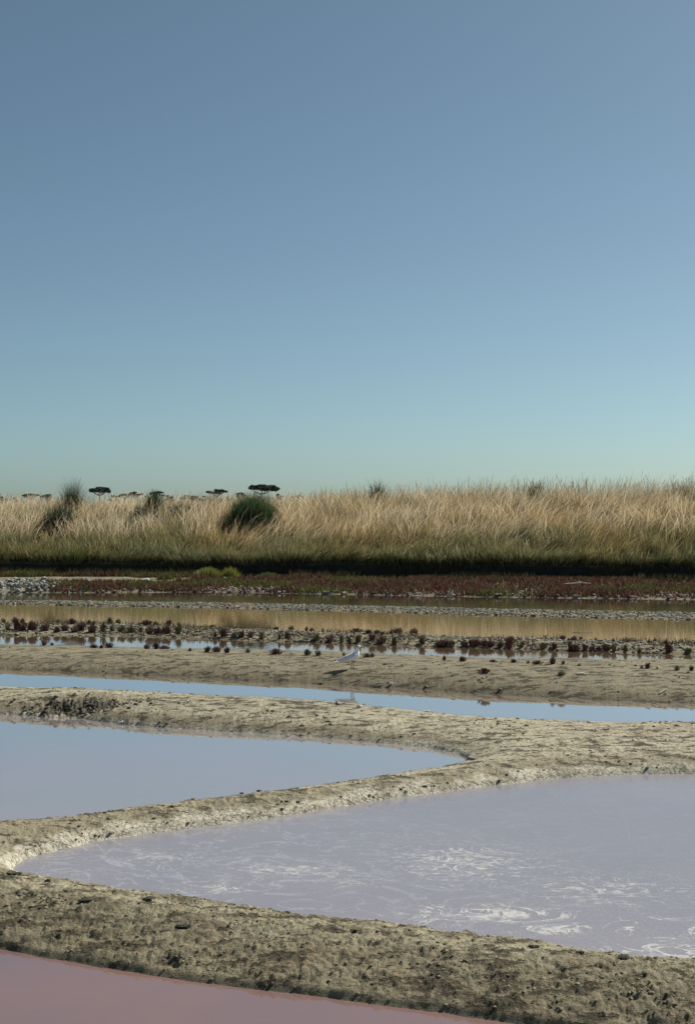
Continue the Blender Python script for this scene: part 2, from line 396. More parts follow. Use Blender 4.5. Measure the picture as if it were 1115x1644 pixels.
# ---------------------------------------------------------------- stony causeways and loose clods (too many and small to count)
def rocks(name, pos, size, cols, mat, flat=0.6):
    """many small irregular stones in one mesh"""
    t = (1+5**.5)/2
    ico = np.array([(-1, t, 0), (1, t, 0), (-1, -t, 0), (1, -t, 0), (0, -1, t), (0, 1, t), (0, -1, -t), (0, 1, -t), (t, 0, -1), (t, 0, 1), (-t, 0, -1), (-t, 0, 1)])/math.sqrt(1+t*t)
    fc = np.array([(0, 11, 5), (0, 5, 1), (0, 1, 7), (0, 7, 10), (0, 10, 11), (1, 5, 9), (5, 11, 4), (11, 10, 2), (10, 7, 6), (7, 1, 8), (3, 9, 4), (3, 4, 2), (3, 2, 6), (3, 6, 8), (3, 8, 9), (4, 9, 5), (2, 4, 11), (6, 2, 10), (8, 6, 7), (9, 8, 1)])
    n = len(pos)
    V = ico[None]*(1+RNG.uniform(-.28, .28, (n, 12, 1)))
    V = V*np.stack([RNG.uniform(.8, 1.5, n), RNG.uniform(.7, 1.1, n), RNG.uniform(.7, 1.0, n)*flat], 1)[:, None]
    a = RNG.uniform(0, 6.28, n); ca, sa = np.cos(a)[:, None], np.sin(a)[:, None]
    V = np.stack([V[..., 0]*ca-V[..., 1]*sa, V[..., 0]*sa+V[..., 1]*ca, V[..., 2]], -1)
    V = V*size[:, None, None]+pos[:, None]
    Fc = fc[None]+12*np.arange(n)[:, None, None]
    return mesh_np(name, V.reshape(-1, 3), Fc.reshape(-1, 3), mat, attrs={'col': np.repeat(cols, 12, 0)}, k=3)
STONE = vcol_material('stone', 0, 0.9, 0.2)
CLOD = STONE
def pal(n, cs, j=0.15):
    cs = np.array(cs); c = cs[RNG.integers(0, len(cs), n)]
    return np.clip(c*(1+RNG.uniform(-j, j, (n, 1))), 0, 1)
def between(lo, hi, L, n):
    """random points between two lines given in ground coordinates"""
    x = RNG.uniform(-L, L, n)
    y0 = np.interp(x, [p[0] for p in lo], [p[1] for p in lo]); y1 = np.interp(x, [p[0] for p in hi], [p[1] for p in hi])
    return x, y0+(y1-y0)*RNG.uniform(0, 1, n)
def edge_far(k): # far edge line of pan k (strips only)
    pg = P[k][1]; m = len(pg); 
    i = int(np.argmax(pg[:, 0])); return [tuple(p) for p in pg[:i+1]]
def edge_near(k):
    pg = P[k][1]; i = int(np.argmax(pg[:, 0])); return [tuple(p) for p in pg[i+1:]][::-1]
for (lo, hi, L, n, s0, s1, cs, lab) in [
    (edge_far(5), edge_near(6), 15, 11000, .015, .038, [(.22, .21, .17), (.17, .16, .12), (.31, .30, .25), (.08, .08, .06), (.14, .13, .09)], 'causeway of loose pale grey stones in front of the red marsh'),
    (edge_far(4), edge_near(5), 13, 6500, .015, .042, [(.20, .20, .15), (.15, .14, .10), (.28, .26, .21), (.08, .07, .05)], 'low stony causeway that the dark glasswort tufts grow on')]:
    if lo[0][0] > lo[-1][0]: lo = lo[::-1]
    x, y = between(lo, hi, L, n)
    z = height(x, y)[0]
    s = RNG.uniform(s0, s1, n)*RNG.uniform(.6, 1.25, n)
    o = rocks('causeway_stones', np.stack([x, y, np.maximum(z, 0)+s*0.15], 1), s, pal(n, cs), STONE)
    tag(o, lab, 'stones', kind='stuff')

def clods():
    n = 60000
    v = RNG.uniform(1/23.0, 1/5.6, n); y = 1/v
    x = RNG.uniform(-1, 1, n)*(math.tan(R(17))*y+.3)
    z, d, idx, cl, pt = height(x, y)
    f = fbm(x, y, 2.2, 3)
    ok = (d > 0.015) & ((RNG.random(n) < 0.07+0.55*sm(.0, .5, f)) | ((d < 0.07) & (RNG.random(n) < np.where(y < 10, .12, .4)))) & (z > 0.01)
    x, y, z, d = x[ok], y[ok], z[ok], d[ok]; n = len(x)
    s = 0.004+0.012*RNG.random(n)**3.5
    s *= np.clip(y/9, .8, 1.6)
    o = rocks('mud_clods', np.stack([x, y, z+s*.1], 1), s, pal(n, [(.15, .13, .085), (.11, .095, .06), (.19, .165, .105), (.26, .23, .15)]), CLOD)
    tag(o, 'small dark crumbs and clods of mud scattered over the banks', 'clods', kind='stuff')
    print('clods', n)
clods()
n = 420
x = -3.15+RNG.normal(0, .36, n); y = 16.55+RNG.normal(0, .15, n)
z, d_, i_, c_, p_ = height(x, y); ok = (d_ > 0.02); x, y, z = x[ok], y[ok], z[ok]; n = len(x)
s = .006+.020*RNG.random(n)**2
o = rocks('hollow_rubble', np.stack([x, y, z+s*.3], 1), s, pal(n, [(.05, .045, .035), (.09, .08, .06), (.04, .035, .025), (.20, .19, .15)], .3), STONE, .8)  # mostly near-black stones, coloured for the shade inside the hollow
tag(o, 'dark broken mud filling the eroded hollow in the ridge at the left', 'clods', kind='stuff')

# ---------------------------------------------------------------- embankment
def bank_top(x): return 2.20+0.22*sm(-8, 10, x)+0.10*fbm(x, x*0+3, 0.35, 3)
PROF_D = np.array([-0.1, 0.0, .12, .8, 2.1, 4.3, 6.5, 8.2, 11, 13, 18])
PROF_Z = np.array([-.05, .06, .46, .68, .98, 1.55, 1.97, 2.15, 2.2, 2.0, 0.0])
def bank_z(x, y):
    dd = y-base_y(x)+0.25*fbm(x, x*0, .5, 3)
    return np.interp(dd, PROF_D, PROF_Z)*bank_top(x)/2.18+0.06*fbm(x, y, 1.2, 3)*sm(0, .5, dd)
xs = np.linspace(-34, 34, 340); dd = np.concatenate([np.linspace(-.3, 9, 80), np.linspace(9.3, 18, 18)])
X, D = np.meshgrid(xs, dd); Y = base_y(X)+D; Z = bank_z(X.ravel(), Y.ravel())
I = np.arange(X.size).reshape(X.shape)
Q = np.stack([I[:-1, :-1], I[:-1, 1:], I[1:, 1:], I[1:, :-1]], -1).reshape(-1, 4)
EARTH = plain('bank_earth', (.030, .026, .016), (.018, .016, .010), .95, 4)
o = mesh_np('embankment', np.stack([X.ravel(), Y.ravel(), Z], 1), Q, EARTH, smooth=True)
tag(o, 'long earth embankment under the tall dry grass', kind='structure')

def blades(x, y, z, L, wd, lean, col0, col1, levels=4, droop=0.5, faceto=None, tipw=0.15, plume=None):
    """curved tapering blades: arrays in, vertices, quads and colours out. lean = (n,2) horizontal lean per unit length"""
    n = len(x); t = np.linspace(0, 1, levels)
    a = RNG.uniform(-0.9, 0.9, n); ax, ay = np.cos(a), np.sin(a)
    V = np.zeros((n, levels, 2, 3)); Cc = np.zeros((n, levels, 2, 3))
    for i, ti in enumerate(t):
        hx = lean[:, 0]*L*(ti+droop*ti*ti*ti); hy = lean[:, 1]*L*(ti+droop*ti*ti*ti)
        l2 = np.minimum(lean[:, 0]**2+lean[:, 1]**2, .8)
        hz = L*(ti*np.sqrt(1-l2)-droop*0.35*l2*ti**3)
        ww = wd*(1-ti)+wd*tipw*ti
        if plume is not None: ww = np.where(plume & (abs(ti-0.85) < .2), wd*2.0, ww)
        for s, sg in enumerate((-1, 1)):
            V[:, i, s, 0] = x+hx+sg*ww*ax*.5; V[:, i, s, 1] = y+hy+sg*ww*ay*.5; V[:, i, s, 2] = z+hz
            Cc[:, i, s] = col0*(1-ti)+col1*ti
    b = np.arange(n)[:, None]*levels*2
    Q = np.concatenate([np.stack([b+2*i, b+2*i+1, b+2*i+3, b+2*i+2], -1) for i in range(levels-1)], 1)
    return V.reshape(-1, 3), Q.reshape(-1, 4), Cc.reshape(-1, 3)

def S_(*a, **k): return (a, k)
SHRUBS = [
    S_(402, 860, 96, 66, 5.22, 'large bright green bushy clump left of centre in the dry grass', (0.090, 0.135, 0.058), 1500, .3, .8, bw=.035),
    S_(92, 850, 70, 40, 4.32, 'low dull green clump half hidden in dry grass near the left end', (0.085, 0.105, 0.055), 700, .5, .6, bw=.03),
    S_(222, 842, 38, 30, 5.40, 'small dark green clump left of the upright green shrub', (0.062, 0.093, 0.043), 380, .4, .6),
    S_(247, 832, 30, 44, 7.56, 'upright dark green shrub rising above the grass below the pines', (0.056, 0.090, 0.040), 420, .2, .5),
    S_(290, 828, 60, 24, 6.84, 'faint grey green patch of leaves right of the upright shrub', (0.116, 0.132, 0.070), 320, .3, .6),
    S_(116, 802, 46, 31, 7.74, 'tall feathery grey green bush standing on the crest at far left', (0.100, 0.110, 0.055), 700, .05, .5, bw=.012),
    S_(604, 812, 30, 40, 9.00, 'spiky dark green shrub breaking the skyline near the middle', (0.062, 0.096, 0.046), 220, .0, .9, bw=.025),
    S_(858, 810, 26, 36, 8.82, 'small dark green bush on the skyline right of centre', (0.050, 0.090, 0.034), 320, .0, .5, bw=.03),
    S_(1092, 818, 58, 42, 9.00, 'dull brownish green bush on the crest at the right end', (0.132, 0.124, 0.065), 600, .1, .6, bw=.02),
    S_(340, 818, 60, 24, 10.08, 'thin olive bush on the crest beneath the small umbrella pine', (0.132, 0.139, 0.070), 260, .1, .6),
    S_(122, 914, 30, 36, 0.15, 'pale yellow green bush hanging down the shaded foot of the bank', (0.160, 0.180, 0.050), 420, 0, .6, bw=.03),
    S_(335, 928, 62, 18, -1.20, 'bright yellow green shrub at the water edge, the wider one', (0.210, 0.220, 0.045), 1100, 0, .9, bw=.028),
    S_(370, 929, 34, 19, -1.60, 'bright yellow green shrub just left of a white stone', (0.240, 0.250, 0.050), 600, 0, .8, bw=.028),
    S_(265, 932, 32, 14, -2.00, 'low olive green shrub beside the white boulder on the mud flat', (0.130, 0.140, 0.045), 420, 0, .8, bw=.028),
    S_(430, 930, 60, 13, -1.20, 'low dark green plants right of the yellow green shrubs', (0.116, 0.132, 0.046), 620, 0, .9, bw=.028),
]
SHRUB_AT = []
for (a_, k_) in SHRUBS:
    yy = 52.0
    for _ in range(5): xx = (a_[0]-557.5)*yy/F; yy = float(base_y(xx)+a_[4])
    SHRUB_AT.append((xx, yy, a_[2]*yy/F))
def clear_of_shrubs(x, y):
    k = np.ones(len(x), bool)
    for (a_, b_, w_) in SHRUB_AT:
        k &= ~((np.abs(x-a_) < w_*.5) & (y > b_-2.4) & (y < b_+.4) & (RNG.random(len(x)) < .85))
    return k

def grass():
    # dense face of the bank
    n = 165000
    x = RNG.uniform(-18, 18, n)
    u = RNG.random(n); dd = np.where(u < .84, .40+8.0*RNG.random(n)**1.15, RNG.uniform(8.0, 10.2, n))
    keep = clear_of_shrubs(x, base_y(x)+dd); x = x[keep]; dd = dd[keep]; n = len(x)
    cl = fbm(x, dd*1.5, 1.1, 3)
    y = base_y(x)+dd
    z = bank_z(x, y)-0.03
    low = sm(2.4, .5, dd)
    L = RNG.uniform(.42, .90, n)*(1+.30*cl)*(1-.30*low)*(1-.15*sm(2, -10, x))
    right = sm(-9, 9, x)
    wave = fbm(x*0.8, dd, .7, 3)
    lean = np.stack([0.16+0.75*wave+0.5*fbm(x, dd, 2.4, 2)+RNG.normal(0, .17, n), RNG.normal(-.25, .2, n)-.15*low], 1)
    lean = np.clip(lean, -.8, .8)
    straw = np.array([(.56, .425, .235), (.45, .32, .16), (.78, .665, .44), (.22, .145, .07), (.42, .35, .18)])
    green = np.array([(.20, .20, .085), (.27, .25, .11), (.12, .135, .055)])
    gfac = np.clip(sm(3.9, 1.2, dd+1.3*fbm(x, dd, .6, 3))+0.8*sm(.2, .55, fbm(x+50, dd*1.4, .8, 3))-.05, 0, 1)
    pick = RNG.random(n) < gfac*.82
    c1 = np.where(pick[:, None], green[RNG.integers(0, 3, n)], straw[RNG.integers(0, 5, n)])*RNG.uniform(.5, 1.3, (n, 1))
    tint = fbm(x, dd, .45, 3)[:, None]
    c1 = c1*(1+tint*np.array([.18, .02, -.15]))
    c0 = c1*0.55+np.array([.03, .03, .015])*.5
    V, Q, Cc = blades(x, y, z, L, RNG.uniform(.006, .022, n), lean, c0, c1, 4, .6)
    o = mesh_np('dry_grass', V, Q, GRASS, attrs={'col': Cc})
    tag(o, 'tall golden dry grass covering the long embankment, greener towards its foot', 'grass', kind='stuff')
    n = 7000
    x = RNG.uniform(-17.5, 17.5, n); dd = RNG.uniform(2.2, 9.0, n); y = base_y(x)+dd; z = bank_z(x, y)+.1
    keep = clear_of_shrubs(x, y)&(fbm(x, dd, .9, 3) > -.15); x, y, z, dd = x[keep], y[keep], z[keep], dd[keep]; n = len(x)
    lean = np.stack([.25+.8*fbm(x*.8, dd, .7, 3)+RNG.normal(0, .22, n), RNG.normal(-.25, .12, n)], 1)
    c1 = np.array([(.90, .78, .57), (.78, .64, .41), (.84, .69, .47)])[RNG.integers(0, 3, n)]*RNG.uniform(.75, 1.0, (n, 1))
    V, Q, Cc = blades(x, y, z, RNG.uniform(.75, 1.05, n), RNG.uniform(.014, .030, n), np.clip(lean, -.8, .8), c1*.6, c1, 4, .7)
    o = mesh_np('bleached_grass', V, Q, GRASS, attrs={'col': Cc})
    tag(o, 'longer bleached straws leaning among the dry grass of the embankment', 'grass', kind='stuff')
    # thin stalks with seed heads that stand against the sky
    n = 15000
    x = RNG.uniform(-17.5, 17.5, n); dd = RNG.uniform(6.4, 10.4, n); y = base_y(x)+dd; z = bank_z(x, y)
    ok = RNG.random(n) < .35+.65*sm(-3, 8, x); x, y, z, dd = x[ok], y[ok], z[ok], dd[ok]; n = len(x)
    L = RNG.uniform(.6, 1.0, n)+.55*RNG.random(n)**2*sm(-6, 8, x)
    lean = np.stack([RNG.normal(.10, .22, n), RNG.normal(-.05, .2, n)], 1)
    c1 = np.array([(.42, .34, .21), (.30, .25, .16), (.50, .42, .28)])[RNG.integers(0, 3, n)]*RNG.uniform(.7, 1.1, (n, 1))
    V, Q, Cc = blades(x, y, z, L, RNG.uniform(.003, .008, n), lean, c1*.8, c1, 5, .3, plume=RNG.random(n) < .5)
    o = mesh_np('seeding_grass', V, Q, GRASS, attrs={'col': Cc})
    tag(o, 'thin seeding grass stalks standing against the sky along the embankment top', 'grass', kind='stuff')
    # dark sedge fringe hanging over the foot
    n = 16000
    x = RNG.uniform(-17.5, 17.5, n); dd = .06+.85*RNG.random(n)**.6; y = base_y(x)+dd; z = bank_z(x, y)
    L = RNG.uniform(.2, .42, n)
    lean = np.stack([RNG.normal(.0, .25, n), RNG.normal(-.30, .12, n)], 1)
    c1 = np.array([(.12, .13, .055), (.17, .17, .075), (.09, .095, .04)])[RNG.integers(0, 3, n)]*RNG.uniform(.7, 1.2, (n, 1))
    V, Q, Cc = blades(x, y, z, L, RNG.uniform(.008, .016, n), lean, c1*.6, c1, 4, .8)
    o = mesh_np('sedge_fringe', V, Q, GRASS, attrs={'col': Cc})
    tag(o, 'dark green fringe overhanging the shaded foot of the embankment', 'grass', kind='stuff')
grass()

def foot_growth():
    n = 18000
    x = RNG.uniform(-17.5, 17.5, n); dd = RNG.uniform(-.45, .10, n)
    k = fbm(x, dd, .7, 4) > .05-.2*sm(0, -8, x); x, dd = x[k], dd[k]; n = len(x); y = base_y(x)+dd
    c1 = np.array([(.10, .11, .045), (.15, .14, .06), (.08, .06, .035)])[RNG.integers(0, 3, n)]*RNG.uniform(.6, 1.4, (n, 1))
    V, Q, Cc = blades(x, y, np.full(n, .05), RNG.uniform(.08, .34, n), RNG.uniform(.010, .02, n), np.clip(RNG.normal(0, .25, (n, 2)), -.6, .6), c1*.6, c1, 3, .4)
    tag(mesh_np('foot_weeds', V, Q, GRASS, attrs={'col': Cc}), 'olive weeds growing up along the shaded foot of the embankment', 'weeds', kind='stuff')
foot_growth()

# ---------------------------------------------------------------- red and olive glasswort carpet on the marsh
def marsh():
    n = 150000
    x = RNG.uniform(-17.5, 16.5, n)
    lo = edge_far(6)
    y0 = np.interp(x, [p[0] for p in lo], [p[1] for p in lo]); y1 = base_y(x)+.12
    t = RNG.random(n); y = y0+.02+(y1-y0)*t
    # bare mud flat at the left
    pxx = 557.5+F*x/y; pyy = HY+F*CH/y
    wb = 2.2*fbm(x, y, .9, 3)
    bare = (pxx < 300+30*wb) & (pyy > 930+wb) & (pyy < 940+wb)
    bare |= (pxx < 78+12*wb) & (pyy > 930) & (pyy < 953)
    f = fbm(x, y*.6, .8, 4)+.3*fbm(x, y, 3, 2)
    ok = (~bare) & ((f > -.10) | (RNG.random(n) < .22))
    x, y, f = x[ok], y[ok], f[ok]; n = len(x)
    z = np.maximum(height(x, y)[0], 0)
    red = np.array([(.125, .050, .040), (.085, .036, .032), (.19, .085, .060), (.060, .030, .024)])
    olv = np.array([(.11, .105, .035), (.15, .14, .045), (.075, .08, .03)])
    g = (RNG.random(n) < .22+.9*sm(.05, .4, fbm(x+9, y*.7, .6, 3)))
    c1 = np.where(g[:, None], olv[RNG.integers(0, 3, n)], red[RNG.integers(0, 4, n)])*RNG.uniform(.6, 2.1, (n, 1))
    L = RNG.uniform(.05, .19, n)*(1+.4*f)
    lean = RNG.normal(0, .28, (n, 2))
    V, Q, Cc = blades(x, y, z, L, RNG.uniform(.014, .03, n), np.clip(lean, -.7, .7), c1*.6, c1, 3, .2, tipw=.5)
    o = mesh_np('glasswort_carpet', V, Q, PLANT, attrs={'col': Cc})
    tag(o, 'carpet of dark red and olive glasswort between the embankment and the water', 'marsh plants', kind='stuff')
    # pale stones showing between the plants by the water
    n = 900
    x = RNG.uniform(-9, 13, n); y0 = np.interp(x, [p[0] for p in lo], [p[1] for p in lo]); y = y0+RNG.uniform(.02, 1.6, n)
    s = RNG.uniform(.025, .07, n)
    z = np.maximum(height(x, y)[0], 0)
    o = rocks('shore_stones', np.stack([x, y, z+.03], 1), s, pal(n, [(.26, .23, .19), (.19, .16, .13), (.36, .31, .27), (.11, .09, .07)]), STONE, .8)
    tag(o, 'pale pinkish stones showing through the glasswort at the far water edge', 'stones', kind='stuff')
    n = 520
    pxs = 44+RNG.normal(0, 24, n); pys = 944+RNG.normal(0, 3.2, n); pys = np.minimum(pys, 951)
    gx, gy = G(pxs, pys)
    s = RNG.uniform(.03, .09, n)
    o = rocks('stone_heap', np.stack([gx, gy, .05+.12*RNG.random(n)], 1), s, pal(n, [(.24, .24, .20), (.17, .17, .14), (.36, .36, .33), (.07, .07, .055)]), STONE, .8)
    tag(o, 'heap of grey rubble on the bare mud flat at the far left', 'stones', kind='stuff')
marsh()

# ---------------------------------------------------------------- glasswort tufts, each one
def tuft_mesh(name, seed, base, tip, n=46, hh=1.0, ww=.55):
    r = np.random.default_rng(seed); V = []; Fc = []; Cc = []
    def stem(p, q, r0, r1, c0, c1):
        b = len(V); p = Vector(p); q = Vector(q); a = (q-p).normalized()
        u = a.orthogonal().normalized(); v = a.cross(u)
        for (o, rr, c) in ((p, r0, c0), ((p+q)/2+u*.02, r0, c1), (q, r1, c1)):
            for k in range(3):
                th = k*2.094; V.append(tuple(o+(u*math.cos(th)+v*math.sin(th))*rr)); Cc.append(c)
        for s in (0, 3):
            for k in range(3):
                k2 = (k+1) % 3; Fc.append((b+s+k, b+s+k2, b+s+3+k2, b+s+3+k))
    base = np.array(base); tip = np.array(tip)
    for i in range(n):
        a = r.uniform(0, 6.283); rad = r.uniform(0, 1)**.7
        p = (math.cos(a)*rad*ww*.45, math.sin(a)*rad*ww*.45, -.05)
        h = hh*(1-.45*rad**2)*r.uniform(.6, 1.05)
        q = (math.cos(a)*rad*ww*1.0+r.normal(0, .05), math.sin(a)*rad*ww*1.0+r.normal(0, .05), h)
        f = r.uniform(.65, 1.4)
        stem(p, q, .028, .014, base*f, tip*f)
        for j in range(2):
            t = r.uniform(.35, .8); m = Vector(p).lerp(Vector(q), t)
            e = m+Vector((r.normal(0, .11), r.normal(0, .11), r.uniform(.12, .26)))
            stem(m, e, .020, .010, tip*f*.85, tip*f)
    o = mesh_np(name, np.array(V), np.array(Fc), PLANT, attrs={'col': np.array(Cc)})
    return o
KIND = {
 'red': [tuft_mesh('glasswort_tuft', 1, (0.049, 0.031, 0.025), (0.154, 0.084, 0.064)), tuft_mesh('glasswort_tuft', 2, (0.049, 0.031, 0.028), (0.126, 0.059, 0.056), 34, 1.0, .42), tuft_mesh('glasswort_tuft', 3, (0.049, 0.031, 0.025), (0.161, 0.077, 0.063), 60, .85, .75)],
 'olive': [tuft_mesh('glasswort_tuft', 4, (0.056, 0.053, 0.028), (0.147, 0.140, 0.063)), tuft_mesh('glasswort_tuft', 5, (0.056, 0.053, 0.028), (0.126, 0.119, 0.056), 34, 1.1, .4)]}
TROW = {
 'back': [(5, 1000, 10, 'r'), (25, 1000, 13, 'r'), (37, 999, 9, 'o'), (94, 1001, 10, 'o'), (115, 1002, 14, 'r'), (143, 1002, 10, 'r'), (151, 1003, 8, 'o'), (177, 1001, 12, 'o'), (190, 1002, 10, 'o'), (235, 1004, 12, 'r'), (250, 1004, 9, 'o'), (272, 1004, 14, 'r'), (287, 1006, 9, 'o'), (341, 1008, 8, 'o'),
   (443, 1012, 10, 'o'), (467, 1012, 9, 'o'), (492, 1013, 10, 'r'), (500, 1014, 9, 'r'), (518, 1015, 7, 'o'), (572, 1016, 13, 'r'), (592, 1018, 12, 'r'), (605, 1018, 11, 'r'), (613, 1019, 8, 'o'), (628, 1018, 11, 'r'), (638, 1018, 15, 'r'), (665, 1019, 14, 'r'),
   (820, 1031, 14, 'r'), (903, 1027, 11, 'r'), (922, 1028, 10, 'r'), (932, 1028, 8, 'r'), (956, 1029, 8, 'o'), (983, 1031, 9, 'r'), (1008, 1031, 9, 'r'), (1040, 1033, 7, 'o'), (1067, 1034, 10, 'r')],
 'front': [(13, 1014, 15, 'o'), (25, 1013, 20, 'r'), (38, 1014, 17, 'r'), (52, 1013, 20, 'r'), (75, 1014, 17, 'r'), (91, 1015, 16, 'r'), (104, 1014, 14, 'r'), (120, 1015, 14, 'r'), (133, 1014, 19, 'r'), (147, 1015, 16, 'r'), (165, 1014, 17, 'o'), (180, 1014, 14, 'o'), (196, 1015, 14, 'o'),
   (211, 1016, 14, 'o'), (225, 1017, 16, 'r'), (240, 1017, 16, 'r'), (253, 1018, 14, 'r'), (268, 1018, 17, 'r'), (286, 1018, 17, 'o'), (345, 1022, 11, 'r'), (357, 1023, 16, 'r'), (376, 1023, 13, 'o'), (388, 1023, 13, 'r'), (402, 1024, 12, 'o'), (420, 1025, 13, 'o'), (448, 1025, 13, 'r'), (461, 1025, 14, 'r'),
   (508, 1028, 14, 'o'), (530, 1029, 17, 'r'), (549, 1032, 15, 'o'), (561, 1032, 14, 'r'), (575, 1032, 14, 'o'), (598, 1031, 15, 'r'), (613, 1033, 17, 'r'), (634, 1033, 13, 'o'), (679, 1035, 18, 'o'), (706, 1037, 17, 'r'), (716, 1037, 19, 'r'), (727, 1037, 12, 'o'),
   (745, 1038, 12, 'r'), (754, 1038, 16, 'r'), (763, 1038, 16, 'r'), (777, 1038, 12, 'r'), (786, 1039, 12, 'r'), (803, 1039, 15, 'r'), (818, 1040, 17, 'r'), (837, 1040, 12, 'o'), (871, 1042, 13, 'o'), (889, 1042, 13, 'r'), (913, 1043, 18, 'r'), (924, 1044, 16, 'r'), (938, 1044, 13, 'r'), (950, 1044, 15, 'r'), (961, 1045, 12, 'r'), (973, 1045, 14, 'r'), (985, 1046, 13, 'o'),
   (1003, 1046, 12, 'o'), (1025, 1048, 14, 'o'), (1072, 1048, 20, 'r'), (1104, 1050, 13, 'o')],
 'shore': [(70, 1036, 14, 'r'), (84, 1036, 6, 'o'), (150, 1040, 9, 'r'), (163, 1041, 9, 'r'), (175, 1040, 14, 'r'), (236, 1042, 13, 'r'), (250, 1042, 13, 'r'), (263, 1042, 12, 'r'), (305, 1045, 7, 'o'), (333, 1047, 13, 'r'), (348, 1047, 13, 'r'), (365, 1048, 12, 'r'),
   (397, 1048, 10, 'o'), (443, 1050, 14, 'r'), (493, 1052, 14, 'o'), (510, 1053, 13, 'o'), (552, 1054, 11, 'o'), (588, 1055, 10, 'o'), (598, 1055, 9, 'o'), (713, 1060, 13, 'r'), (742, 1062, 13, 'r'), (791, 1063, 8, 'r'), (823, 1064, 11, 'r'), (847, 1065, 7, 'o'), (862, 1066, 12, 'r'), (887, 1066, 14, 'r'), (903, 1067, 9, 'r'),
   (777, 1080, 13, 'r'), (901, 1084, 10, 'o'), (929, 1069, 6, 'o'), (1029, 1073, 8, 'r'), (1039, 1073, 12, 'r'), (1054, 1074, 6, 'o'), (1086, 1076, 9, 'o'), (1110, 1077, 11, 'r')]}
def ordn(n):
    return f"{n}{'th' if 10 <= n % 100 <= 20 else {1: 'st', 2: 'nd', 3: 'rd'}.get(n % 10, 'th')}"
WHERE = {'back': 'in the sparse rear row of the stony causeway', 'front': 'in the dense front row of the stony causeway', 'shore': "on the shore behind the gull's mud ridge"}
GRP = {'back': 'glasswort tufts at the back of the stony causeway', 'front': 'glasswort tufts along the front of the stony causeway', 'shore': 'glasswort tufts on the shore behind the gull'}
rr = random.Random(3); usedm = set()
for row, lst in TROW.items():
    lst = sorted(lst)
    for i, (a, b, hpx, k) in enumerate(lst):
        x, y, z = ground_at(a, b+(rr.uniform(-2, 1.5) if row == 'front' else 0))
        fam = KIND['red' if k == 'r' else 'olive']; src = rr.choice(fam)
        if src.name in usedm:
            o = src.copy(); C.objects.link(o)
        else:
            o = src; usedm.add(src.name)
        H = hpx*y/F*1.05
        o.location = (x, y, z-.01); o.rotation_euler = (rr.uniform(-.1, .1), rr.uniform(-.12, .12), rr.uniform(0, 6.28))
        wv = H*rr.uniform(.6, 1.35); H *= rr.uniform(.75, 1.05)
        o.scale = (wv, wv, H)
        sz = 'small' if hpx < 10 else 'tall' if hpx > 15 else ''
        lab = f"{sz} {'dark red' if k == 'r' else 'olive brown'} tuft, {ordn(i+1)} from left {WHERE[row]}".strip()
        tag(o, lab, 'marsh plant', GRP[row])
def causeway_plants():
    lo = sorted(edge_far(4)); hi = sorted(edge_near(5))
    x, y = between(lo, hi, 10, 9000)
    k = fbm(x, y, 1.1, 4) > .02; x, y = x[k], y[k]; n = len(x); z = np.maximum(height(x, y)[0], 0)
    c1 = np.array([(.10, .095, .045), (.12, .06, .045), (.08, .075, .04), (.15, .14, .08)])[RNG.integers(0, 4, n)]*RNG.uniform(.6, 1.4, (n, 1))
    V, Q, Cc = blades(x, y, z, RNG.uniform(.03, .10, n), RNG.uniform(.008, .016, n), np.clip(RNG.normal(0, .35, (n, 2)), -.7, .7), c1*.6, c1, 3, .3, tipw=.5)
    tag(mesh_np('causeway_plants', V, Q, PLANT, attrs={'col': Cc}), 'low olive and reddish sprigs growing between the stones of the tuft causeway', 'marsh plants', kind='stuff')
causeway_plants()
for fam in KIND.values():
    for o in fam:
        if o.name not in usedm: bpy.data.objects.remove(o)

# ---------------------------------------------------------------- green shrubs on the bank
def shrub(px_, py_base, wpx, hpx, dback, label, col, n=500, lean=0.25, spread=.7, cat='shrub', bw=.03, Lf=(.5, 1)):
    """px_: across; dback: distance behind the embankment foot"""
    y = 49.0
    for _ in range(5):
        x = (px_-557.5)*y/F; y = float(base_y(x)+dback)
    zb = float(bank_z(np.array([x]), np.array([y]))[0]) if dback > -.05 else .05
    top = CH-(py_base-hpx-HY)*y/F
    H = max(top-zb, .25)*1.12; W = wpx*y/F
    r = empty('shrub', (x, y, zb)); tag(r, label, cat)
    xs = RNG.normal(0, W*.24, n); ysn = RNG.normal(0, W*.18, n); f = np.clip(1-(np.abs(xs)/(W*.62))**2, .35, 1)
    hs = H*RNG.uniform(*Lf, n)*f
    ln = np.stack([xs/W*spread+RNG.normal(lean*.5, .16, n), RNG.normal(-.1, .22, n)], 1)
    zz = RNG.uniform(0, .45, n)*H*f
    c1 = np.array(col)*RNG.uniform(.55, 1.5, (n, 1))
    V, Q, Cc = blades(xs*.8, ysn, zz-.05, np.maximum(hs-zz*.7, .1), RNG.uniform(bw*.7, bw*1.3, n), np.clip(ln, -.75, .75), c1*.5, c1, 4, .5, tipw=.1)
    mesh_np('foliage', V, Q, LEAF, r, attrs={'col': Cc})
    m = 9; a = np.zeros(m)
    V, Q, Cc = blades(RNG.normal(0, W*.1, m), RNG.normal(0, W*.1, m), a-.1, np.full(m, H*.75), np.full(m, .025), RNG.normal(0, .2, (m, 2)), np.tile((.06, .045, .03), (m, 1)), np.tile((.06, .045, .03), (m, 1)), 4, .2)
    tag(mesh_np('stem', V, Q, LEAF, r, attrs={'col': Cc}), kind='stuff')
    return r
for q_ in SHRUBS: shrub(*q_[0], **q_[1])

